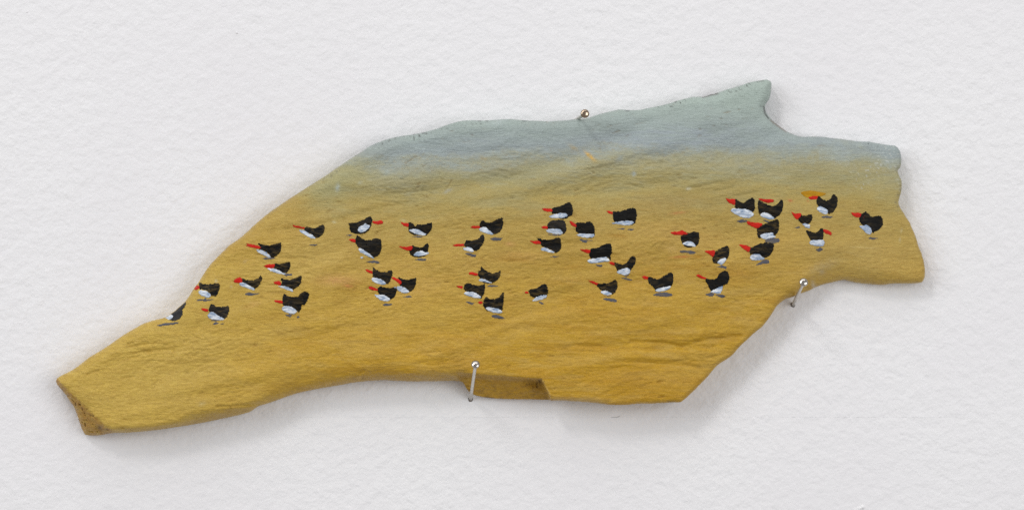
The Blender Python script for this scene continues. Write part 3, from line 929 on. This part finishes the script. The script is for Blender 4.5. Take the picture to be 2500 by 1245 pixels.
# (origin, brownness, greyness, back, belly, beak, [shadows], label)
BIRDS = [
    (O1, .5, .8, "190 945 230 920 290 865 350 810 400 775 420 800 405 850 380 880 388 930 360 975 320 1005 270 1015 220 995 250 960",
     "145 970 175 962 205 938 240 935 268 955 255 985 215 998 185 985", None,
     ["75 1070 140 1050 230 1040 335 1030 330 1045 260 1060 170 1070 95 1078"], "painted bird cut off by the edge, its beak missing"),
    (O1, .8, 0, "580 545 620 560 670 570 720 572 780 555 830 560 838 610 815 680 790 715 750 710 725 690 690 650 640 635 600 630 585 600",
     "580 660 600 640 660 645 715 675 728 715 690 735 640 712 595 690", "515 605 540 583 580 590 585 620 550 637 520 628",
     ["555 765 600 750 650 755 660 738 685 740 680 755 775 750 740 762 680 772 650 782 630 765 570 775"], None),
    (O1, .6, .25, "715 855 735 805 770 820 800 838 860 845 940 830 955 880 935 950 905 990 860 975 810 950 770 920 730 905 705 880",
     "695 945 725 910 760 905 800 935 850 965 900 990 850 1005 790 998 720 985", "620 862 660 865 700 870 695 900 660 898 630 882",
     ["750 1045 790 1030 830 1040 800 1058 765 1060", "735 1005 800 1000 840 1005 800 1018 745 1015", "850 1050 910 1040 870 1057"], None),
    (O1, .6, 0, "1110 500 1160 515 1220 525 1270 515 1315 490 1335 458 1355 500 1335 555 1300 600 1260 625 1210 600 1170 570 1120 545",
     "1080 560 1110 545 1160 560 1210 590 1265 620 1260 640 1210 630 1150 605 1095 590", "1008 540 1030 505 1080 488 1115 510 1110 545 1060 552",
     ["1145 685 1200 668 1240 680 1325 678 1280 692 1230 705 1180 705"], None),
    (O1, .55, 0, "1330 105 1300 62 1360 85 1420 95 1490 85 1560 65 1590 75 1590 130 1570 185 1520 230 1470 245 1440 200 1380 160 1320 145",
     "1290 150 1330 150 1380 165 1430 200 1465 240 1420 240 1360 205 1310 180", "1155 70 1200 80 1260 90 1335 110 1325 135 1260 128 1160 100 1190 92",
     ["1350 255 1420 245 1515 245 1480 262 1400 267"], None),
    (O1, .75, 0, "1510 315 1560 322 1620 312 1690 295 1700 340 1685 390 1650 430 1620 445 1570 410 1520 385 1500 365",
     "1420 375 1490 378 1540 390 1600 425 1640 440 1620 450 1540 435 1460 405", "1378 348 1420 330 1505 325 1510 345 1490 375 1420 368",
     ["1615 455 1650 440 1715 442 1722 460 1650 468"], None),
    (O1, .75, 0, "1580 495 1640 510 1710 510 1770 490 1830 465 1840 510 1820 570 1790 600 1730 635 1690 615 1630 590 1580 575 1600 545",
     "1555 595 1600 590 1660 600 1720 630 1735 660 1690 645 1620 620", "1500 540 1555 530 1585 552 1578 582 1530 568 1505 562", [], None),
    (O1, .4, 0, "1605 740 1610 710 1625 685 1670 715 1730 722 1790 720 1820 685 1870 658 1915 665 1930 700 1910 760 1870 825 1840 815 1830 870 1800 905 1760 875 1700 840 1620 830 1605 790",
     "1605 850 1650 832 1720 845 1770 880 1780 905 1735 935 1670 915 1610 890", "1505 765 1560 762 1605 775 1600 803 1550 790 1515 782",
     ["1635 940 1690 930 1720 945 1700 968 1660 955", "1770 965 1800 955 1815 972 1790 980"], None),
    (O2, .6, 0, "215 240 250 220 300 232 345 242 395 215 440 192 468 225 460 280 430 330 380 355 340 345 300 305 240 280",
     "155 260 200 258 260 290 320 320 355 358 320 362 260 335 200 300", "80 200 110 208 215 225 215 245 150 235 100 222",
     ["280 440 340 432 390 440 350 452"], None),
    (O2, .3, 0, "755 180 800 172 860 165 905 150 960 125 1000 95 1035 105 1050 145 1035 190 1020 240 980 285 920 308 850 305 790 285 770 240 775 210",
     "870 265 890 220 930 205 965 175 985 195 1020 205 1010 235 960 275 910 292", "1052 150 1110 152 1160 138 1178 180 1120 190 1060 178",
     ["720 320 770 315 810 320 770 332"], "painted bird facing right in the upper row"),
    (O2, .25, 0, "850 345 870 325 920 360 980 385 1040 375 1100 360 1150 375 1162 430 1155 510 1120 570 1060 595 1010 590 960 560 900 490 860 440 840 400",
     "880 490 915 478 960 515 1020 550 1070 605 1020 590 950 555 900 525", "760 372 800 370 842 372 842 412 800 400 770 385",
     ["980 645 1040 632 1110 635 1138 660 1080 663 1020 655"], None),
    (O2, .35, 0, "1485 175 1510 165 1545 180 1570 215 1600 190 1650 195 1710 185 1770 165 1778 210 1760 265 1720 310 1690 325 1560 320 1500 285 1490 240",
     "1495 262 1540 248 1620 255 1660 285 1705 310 1670 328 1590 312 1530 285", "1400 165 1440 175 1490 175 1485 220 1440 210 1415 190",
     ["1530 340 1600 330 1690 340 1610 350"], None),
    (O2, .3, 0, "1535 445 1590 465 1650 470 1685 445 1715 420 1735 450 1725 510 1700 570 1640 590 1560 585 1515 560 1500 520 1530 490",
     "1550 560 1590 525 1660 510 1690 530 1740 530 1720 555 1660 570 1590 582", "1370 455 1420 465 1480 462 1530 450 1540 485 1495 512 1440 495",
     ["1570 622 1630 600 1705 612 1700 632 1620 635"], None),
    (O2, .5, 0, "1055 770 1060 710 1095 740 1150 768 1210 770 1280 745 1295 790 1275 860 1240 915 1200 905 1150 870 1090 855 1060 830",
     "1040 850 1080 838 1150 855 1200 885 1215 915 1170 925 1100 905 1055 880", "960 745 985 738 1050 760 1052 792 1000 772", [], None),
    (O2, .35, 0, "1365 835 1400 845 1450 862 1510 860 1575 840 1585 880 1565 950 1540 990 1500 1010 1450 970 1390 940 1375 890",
     "1340 960 1380 940 1430 955 1480 985 1495 1015 1440 1028 1380 1005", "1290 830 1365 855 1410 890 1390 925 1360 895 1300 855",
     ["1420 1075 1490 1055 1545 1075 1480 1080"], None),
    (O2, .35, 0, "1115 965 1145 945 1190 955 1250 965 1340 955 1345 1000 1330 1050 1300 1085 1260 1100 1220 1070 1140 1045 1115 1000",
     "1075 1045 1110 1048 1180 1045 1235 1070 1265 1100 1245 1122 1160 1115 1120 1090", "1005 955 1030 945 1110 975 1110 995 1060 990 1010 970",
     ["1165 1170 1220 1150 1300 1160 1260 1180 1195 1182"], None),
    (O3, .85, 0, "1540 165 1565 150 1575 105 1620 145 1680 180 1740 185 1790 165 1812 155 1805 210 1780 260 1720 300 1650 310 1590 290 1560 245 1540 210",
     "1545 265 1590 248 1640 270 1705 295 1690 305 1620 290 1570 285", "1425 180 1450 170 1530 190 1525 212 1470 205 1430 195",
     ["1640 338 1700 325 1790 340 1720 350 1660 345"], None),
    (O3, .75, 0, "1360 350 1395 305 1440 310 1510 335 1570 335 1620 315 1615 400 1600 450 1570 490 1520 450 1430 420 1375 390",
     "1365 425 1410 408 1490 418 1550 450 1575 480 1530 488 1450 470 1395 450", "1270 340 1310 335 1350 345 1345 370 1300 362",
     ["1385 525 1440 535 1490 545 1465 568 1420 555"], None),
    (O3, .7, 0, "1600 540 1615 490 1640 475 1670 490 1720 500 1765 490 1810 460 1830 425 1850 430 1848 520 1835 600 1825 640 1700 640 1640 640 1600 580",
     "1630 600 1700 600 1780 615 1828 645 1820 668 1740 665 1650 635", "1535 540 1560 520 1590 530 1590 555 1555 558",
     ["1695 705 1740 690 1800 700 1865 735 1800 740 1730 725"], None),
    (O3, .7, 0, "2150 395 2200 375 2260 365 2300 330 2350 310 2380 350 2390 420 2360 470 2300 480 2220 482 2170 455 2160 420",
     "2200 525 2220 495 2280 460 2370 450 2365 480 2300 508", "2095 415 2125 402 2150 410 2150 430 2115 430",
     ["2270 530 2310 535 2345 560 2300 560"], None),
    (O4, .3, 0, "455 350 475 300 500 295 540 315 600 315 660 285 710 265 738 275 738 350 715 410 670 450 620 462 580 420 530 380 470 378",
     "450 400 480 378 530 375 570 410 620 455 590 465 520 445 470 425", "345 378 370 360 455 360 462 385 390 390",
     ["575 515 640 500 735 508 710 535 630 540"], None),
    (O4, .35, 0, "265 590 285 550 300 530 345 540 400 530 450 505 475 470 505 470 515 520 495 580 450 640 390 665 370 635 320 615 270 610",
     "255 630 300 615 350 628 378 655 370 678 320 665 270 650", "128 600 160 582 260 575 265 605 190 608",
     ["275 695 340 690 370 705 415 708 400 738 350 728"], None),
    (O4, .15, 0, "1340 150 1400 130 1460 110 1520 80 1555 72 1580 115 1592 180 1580 230 1530 255 1490 275 1420 265 1500 235 1460 210 1340 210",
     "1300 248 1340 225 1440 205 1500 205 1530 235 1480 260 1410 262 1350 262", "1215 150 1260 145 1335 155 1335 185 1280 185 1235 170", [], None),
    (O4, .3, .3, "1280 345 1310 310 1370 290 1450 285 1495 310 1510 370 1505 430 1470 460 1440 420 1350 400 1285 400",
     "1265 425 1290 400 1400 395 1450 410 1465 455 1400 460 1310 445", "1205 375 1240 360 1285 362 1285 395 1240 395",
     ["1285 460 1370 465 1460 465 1420 480 1340 475"], None),
    (O4, .1, 0, "1625 325 1680 320 1740 320 1800 305 1840 345 1855 400 1855 470 1830 500 1780 505 1720 470 1660 450 1630 420 1622 370",
     "1635 470 1680 452 1760 455 1850 458 1845 490 1780 505 1700 495", "1555 300 1580 312 1630 340 1630 375 1590 360 1560 330",
     ["1670 520 1740 530 1830 535 1760 545 1765 565 1710 555"], None),
    (O4, .05, 0, "2078 195 2100 182 2170 185 2240 160 2330 140 2360 165 2370 230 2358 300 2330 340 2260 350 2160 335 2090 300 2082 250",
     "2060 328 2130 310 2200 300 2310 298 2335 320 2300 345 2220 352 2130 335", "1995 175 2040 180 2078 190 2072 218 2030 205",
     ["2120 400 2190 388 2230 390 2200 405", "2240 405 2290 395 2355 400 2300 415"], None),
    (O4, .3, 0, "1150 500 1210 520 1280 530 1350 518 1420 500 1445 540 1450 610 1430 660 1380 688 1340 655 1270 630 1210 600 1185 550",
     "1200 650 1230 620 1290 640 1360 670 1350 690 1290 675", "1065 540 1110 545 1170 540 1205 565 1180 580 1120 575",
     ["1310 735 1360 725 1425 730 1370 742"], None),
    (O4, .1, 0, "1800 650 1840 628 1880 630 1960 590 2040 572 2065 610 2065 690 2048 735 2050 780 2020 745 1900 755 1810 755 1790 700",
     "1770 780 1820 760 1900 750 2000 738 2038 785 1950 798 1850 812 1790 805", "1680 640 1720 645 1800 650 1795 690 1740 680 1700 660",
     ["1860 835 1910 828 1955 840 1940 860 1890 850"], None),
    (O4, .7, 0, "2095 800 2140 815 2200 830 2260 795 2290 745 2320 725 2355 750 2350 810 2310 880 2270 920 2200 935 2140 910 2110 860",
     "2125 920 2170 890 2260 870 2290 900 2280 935 2230 958 2170 945", "2030 805 2060 795 2100 810 2095 840 2060 828",
     ["2170 990 2240 990 2320 1015 2280 1025 2220 1005", "2195 960 2240 966 2288 936 2240 980"], None),
    (O4, .75, 0, "1880 1065 1940 1060 2020 1055 2070 1035 2100 1012 2130 1040 2135 1105 2110 1160 2070 1195 2020 1160 1950 1150 1900 1110",
     "1930 1155 1980 1145 2040 1165 2065 1190 2010 1198 1950 1185", "1778 1020 1820 1030 1905 1055 1880 1078 1820 1055",
     ["1945 1245 2020 1238 2100 1250 2135 1280 2080 1283 2000 1265", "1970 1212 2040 1208 2070 1218"], None),
    (O5, .3, 0, "1310 485 1345 465 1400 445 1470 430 1500 428 1530 450 1530 520 1515 585 1470 612 1400 620 1350 605 1320 560 1305 510",
     "1330 575 1370 550 1430 545 1475 580 1485 612 1420 605 1365 595", "1180 435 1260 430 1330 415 1390 455 1320 470 1220 465",
     ["1290 665 1370 655 1450 665 1490 685 1430 702 1370 685 1310 685"], None),
    (O5, 1.0, 0, "1720 680 1780 640 1830 615 1880 605 1900 650 1890 720 1850 780 1790 810 1740 820 1700 800 1690 740 1705 710",
     "1750 800 1790 765 1850 745 1855 780 1810 830 1780 825", "1600 660 1660 660 1715 655 1722 690 1700 735 1650 700 1610 680",
     ["1745 855 1810 838 1865 855 1860 880 1800 870"], None),
    (O6, .3, 0, "910 475 960 490 1025 510 1090 475 1150 440 1190 425 1212 460 1215 520 1195 590 1130 610 1040 630 1000 655 970 600 920 560 908 510",
     "1000 645 1020 622 1100 605 1180 590 1170 620 1100 652 1030 660", "830 475 870 465 908 480 905 508 860 505",
     ["965 695 1050 670 1140 670 1208 695 1180 715 1090 718 1010 708"], None),
    (O6, .15, 0, "1605 520 1620 500 1680 512 1740 500 1770 450 1810 415 1855 405 1890 440 1895 510 1875 565 1825 580 1815 610 1760 630 1690 660 1650 610 1630 560",
     "1670 665 1720 630 1800 592 1818 610 1790 680 1740 678", "1490 460 1530 450 1570 475 1615 490 1600 505 1540 490",
     ["1600 690 1670 672 1720 685 1690 720 1640 710", "1730 700 1800 690 1855 710 1820 738 1770 720"], None),
    (O7, .25, 0, "255 190 280 185 320 215 370 230 420 195 470 168 502 180 505 250 510 305 480 340 440 320 360 310 280 300 265 250",
     "215 320 240 298 320 300 430 312 490 350 492 385 450 410 370 410 290 375 240 345", "160 175 200 185 265 185 265 250 220 240 180 215",
     ["290 450 350 432 420 440 410 460 330 472"], None),
    (O7, .4, 0, "550 205 590 210 650 245 740 268 800 235 830 190 855 200 855 270 830 350 780 400 730 420 690 385 620 370 570 370 550 300",
     "575 385 600 350 660 350 720 385 750 420 700 430 630 410", "550 180 600 180 680 185 740 190 735 215 680 228 620 215",
     ["600 435 660 440 700 465 660 465"], None),
    (O7, .7, 0, "540 540 600 500 680 465 740 440 790 430 808 480 800 560 760 620 720 650 600 660 550 645 540 600",
     "575 635 600 605 720 592 740 620 760 645 690 665 620 668", "420 450 470 465 595 475 590 510 540 540 480 515 420 485",
     ["630 690 690 660 800 665 805 705 730 720 660 710"], None),
    (O7, .45, 0, "450 780 520 745 600 720 650 710 738 725 735 790 710 850 660 890 600 890 540 860 460 855 445 830",
     "455 870 520 852 570 855 600 885 635 912 560 925 470 922", "315 735 370 740 455 765 450 800 430 830 390 800 350 770",
     ["525 985 580 950 620 920 685 925 680 965 620 970 560 985"], None),
    (O7, .3, 0, "1270 190 1290 140 1320 170 1380 200 1440 175 1470 120 1520 165 1520 230 1490 310 1450 350 1410 362 1390 320 1300 280 1265 230",
     "1270 290 1310 272 1370 295 1405 325 1390 365 1340 355 1285 325", "1160 160 1230 140 1290 145 1270 180 1200 185",
     ["1310 400 1370 385 1470 395 1440 412 1350 410"], None),
    (O7, .45, 0, "1035 410 1070 380 1130 385 1200 365 1212 410 1195 460 1150 490 1090 480 1050 450",
     "1090 490 1130 478 1185 500 1180 540 1145 530", "960 340 1000 360 1070 355 1075 385 1035 430 1000 410 975 375",
     ["995 530 1040 518 1075 525 1030 540"], None),
    (O7, .35, 0, "1135 560 1180 575 1240 590 1290 570 1310 540 1345 540 1350 600 1340 680 1270 690 1200 685 1165 640 1145 600",
     "1175 720 1200 685 1280 680 1355 685 1360 720 1340 755 1280 755 1210 740", "1350 550 1400 560 1448 590 1440 625 1400 605 1355 585",
     ["1255 795 1310 775 1350 785 1320 815 1290 825"], "painted bird facing right near the right end"),
    (O7, .25, 0, "1790 400 1830 355 1870 335 1910 370 1960 400 2030 380 2070 410 2080 490 2030 550 1960 590 1900 540 1830 500 1795 450",
     "1790 510 1830 510 1880 495 1935 535 1940 590 1910 612 1860 580", "1690 345 1740 350 1810 355 1800 400 1740 400 1705 375",
     ["1885 660 1930 648 2025 660 1960 672"], None),
]

for bi, (o, brown, grey, back, belly, beak, shades, lab) in enumerate(BIRDS):
    b = stroke("painted_bird", [P5(o, back)], M_BLACK, root, 0.6, rag=1.7, dirdeg=12, seed=bi, thick=0.6, step=1.1)
    b.color = (brown * 0.65, grey, 0, 1)
    if lab:
        b["label"] = lab
    if belly:
        stroke("belly", [P5(o, belly)], M_WHITE, b, 1.7, rag=1.2, dirdeg=-14, seed=bi + 50, thick=1.0)
    if beak:
        stroke("beak", [P5(o, beak)], M_RED, b, 1.7, rag=1.15, dirdeg=-8, seed=bi + 100, thick=0.8)
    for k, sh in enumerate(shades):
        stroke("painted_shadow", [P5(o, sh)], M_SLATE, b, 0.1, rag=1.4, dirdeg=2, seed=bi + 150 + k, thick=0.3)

stroke("ochre_dab", [P5(O7, "1075 100 1130 85 1220 80 1290 95 1375 110 1370 130 1295 148 1215 164 1140 160 1095 128")],
       M_OCHRE, root, 0.4, rag=0.8, dirdeg=0, seed=7, thick=0.5)
for o, f in ((O2, "903 592 925 582 942 592 930 606 910 602"), (O2, "1312 953 1330 948 1342 962 1325 968")):
    stroke("white_fleck", [P5(o, f)], M_WHITE, root, 0.8, rag=0.3, seed=3, thick=0.8, step=0.8)
stroke("dark_red_smear", [P5(O7, "1825 400 1845 372 1870 368 1866 405 1845 432")], M_DARKRED, root, 1.3, rag=1.0, seed=4, thick=0.3)
stroke("dark_red_smear", [P5(O7, "470 478 510 472 540 492 520 512 480 502")], M_DARKRED, root, 2.3, rag=1.0, seed=5, thick=0.3)
stroke("dark_red_smear", [P5(O7, "395 760 425 752 450 775 440 815 415 800")], M_DARKRED, root, 2.3, rag=1.0, seed=6, thick=0.3)
stroke("dark_red_smear", [P5(O5, "1660 675 1700 668 1715 690 1698 722 1670 700")], M_DARKRED, root, 2.3, rag=1.0, seed=7, thick=0.3)


# ------------------------------------------------------------------ nails
def nail(base, head, out, label, rim=True, head_mat=None):
    """base, head: traced places of foot and head; out: how far the head stands off the wall"""
    k = 1 - out * S / CAM_D
    A = np.array([(base[0] - 1250) * S, 0.0, (622.5 - base[1]) * S])
    B = np.array([(head[0] - 1250) * S * k, -out * S, (622.5 - head[1]) * S * k])
    ax = B - A
    L = np.linalg.norm(ax)
    ax /= L
    e = bpy.data.objects.new("nail", None)
    e.empty_display_size = 0.005
    scene.collection.objects.link(e)
    e.location = A
    WORLD_POS[e] = tuple(A)
    e["label"] = label
    e["category"] = "nail"
    e["group"] = "nails holding the driftwood"
    q = Vector(ax).to_track_quat('Z', 'Y').to_matrix()
    q = np.array(q)

    def lathe(prof, n, name, mat):
        V, F = [], []
        for (r, z) in prof:
            for i in range(n):
                a = 2 * math.pi * i / n
                V.append(A + q @ np.array([r * math.cos(a) * S, r * math.sin(a) * S, z * S]))
        m = len(prof)
        for j in range(m - 1):
            for i in range(n):
                a, b = j * n + i, j * n + (i + 1) % n
                F.append((a, b, b + n, a + n))
        F.append(tuple(range(n))[::-1])
        F.append(tuple(range((m - 1) * n, m * n)))
        return link_mesh(name, np.array(V), F, mat, e)
    l = L / S
    lathe([(4.2, -25), (4.2, l * 0.3), (4.2, l * 0.6), (4.3, l - 18), (4.5, l - 9)], 20, "shaft", M_SHAFT)
    prof = [(4.6, l - 9), (6.0, l - 7), (8.8, l - 3.5), (10.0, l - 1.5), (10.6, l + 0.2)]
    for i in range(1, 9):
        a = math.pi / 2 * i / 8.4
        prof.append((10.6 * math.cos(a) ** 0.9, l + 0.2 + 5.0 * math.sin(a)))
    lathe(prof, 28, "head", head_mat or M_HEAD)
    if not rim:
        return e
    # crumbled rim of the hole in the plaster, part of the wall
    V, F = [], []
    n = 16
    rng = np.random.RandomState(int(base[0]))
    for r, h in ((4.0, 0.3), (4.8, 0.9), (5.6, 0.15)):
        for i in range(n):
            a = 2 * math.pi * i / n
            rr = r * (1 + (0.18 * rng.rand() if r > 4.5 else 0))
            V.append((base[0] + rr * math.cos(a), base[1] + rr * math.sin(a) * 1.08, h * (0.6 + 0.7 * rng.rand())))
    for j in range(2):
        for i in range(n):
            a, b = j * n + i, j * n + (i + 1) % n
            F += [(a, b, b + n), (a, b + n, a + n)]
    V = np.array(V)
    link_mesh("hole_rim", to_world(V[:, 0], V[:, 1], V[:, 2]), np.array(F), M_HOLE, wall)
    return e


nail((1404, 295), (1428, 278), 165, "steel nail with domed head at the top edge of the driftwood", rim=False, head_mat=M_HEAD_REFLECTION)
nail((1149, 974), (1161, 889), 170, "long steel nail under the driftwood, in front of its recessed ledge")
nail((1936, 744), (1962, 689), 165, "steel nail leaning below the driftwood's right arm")
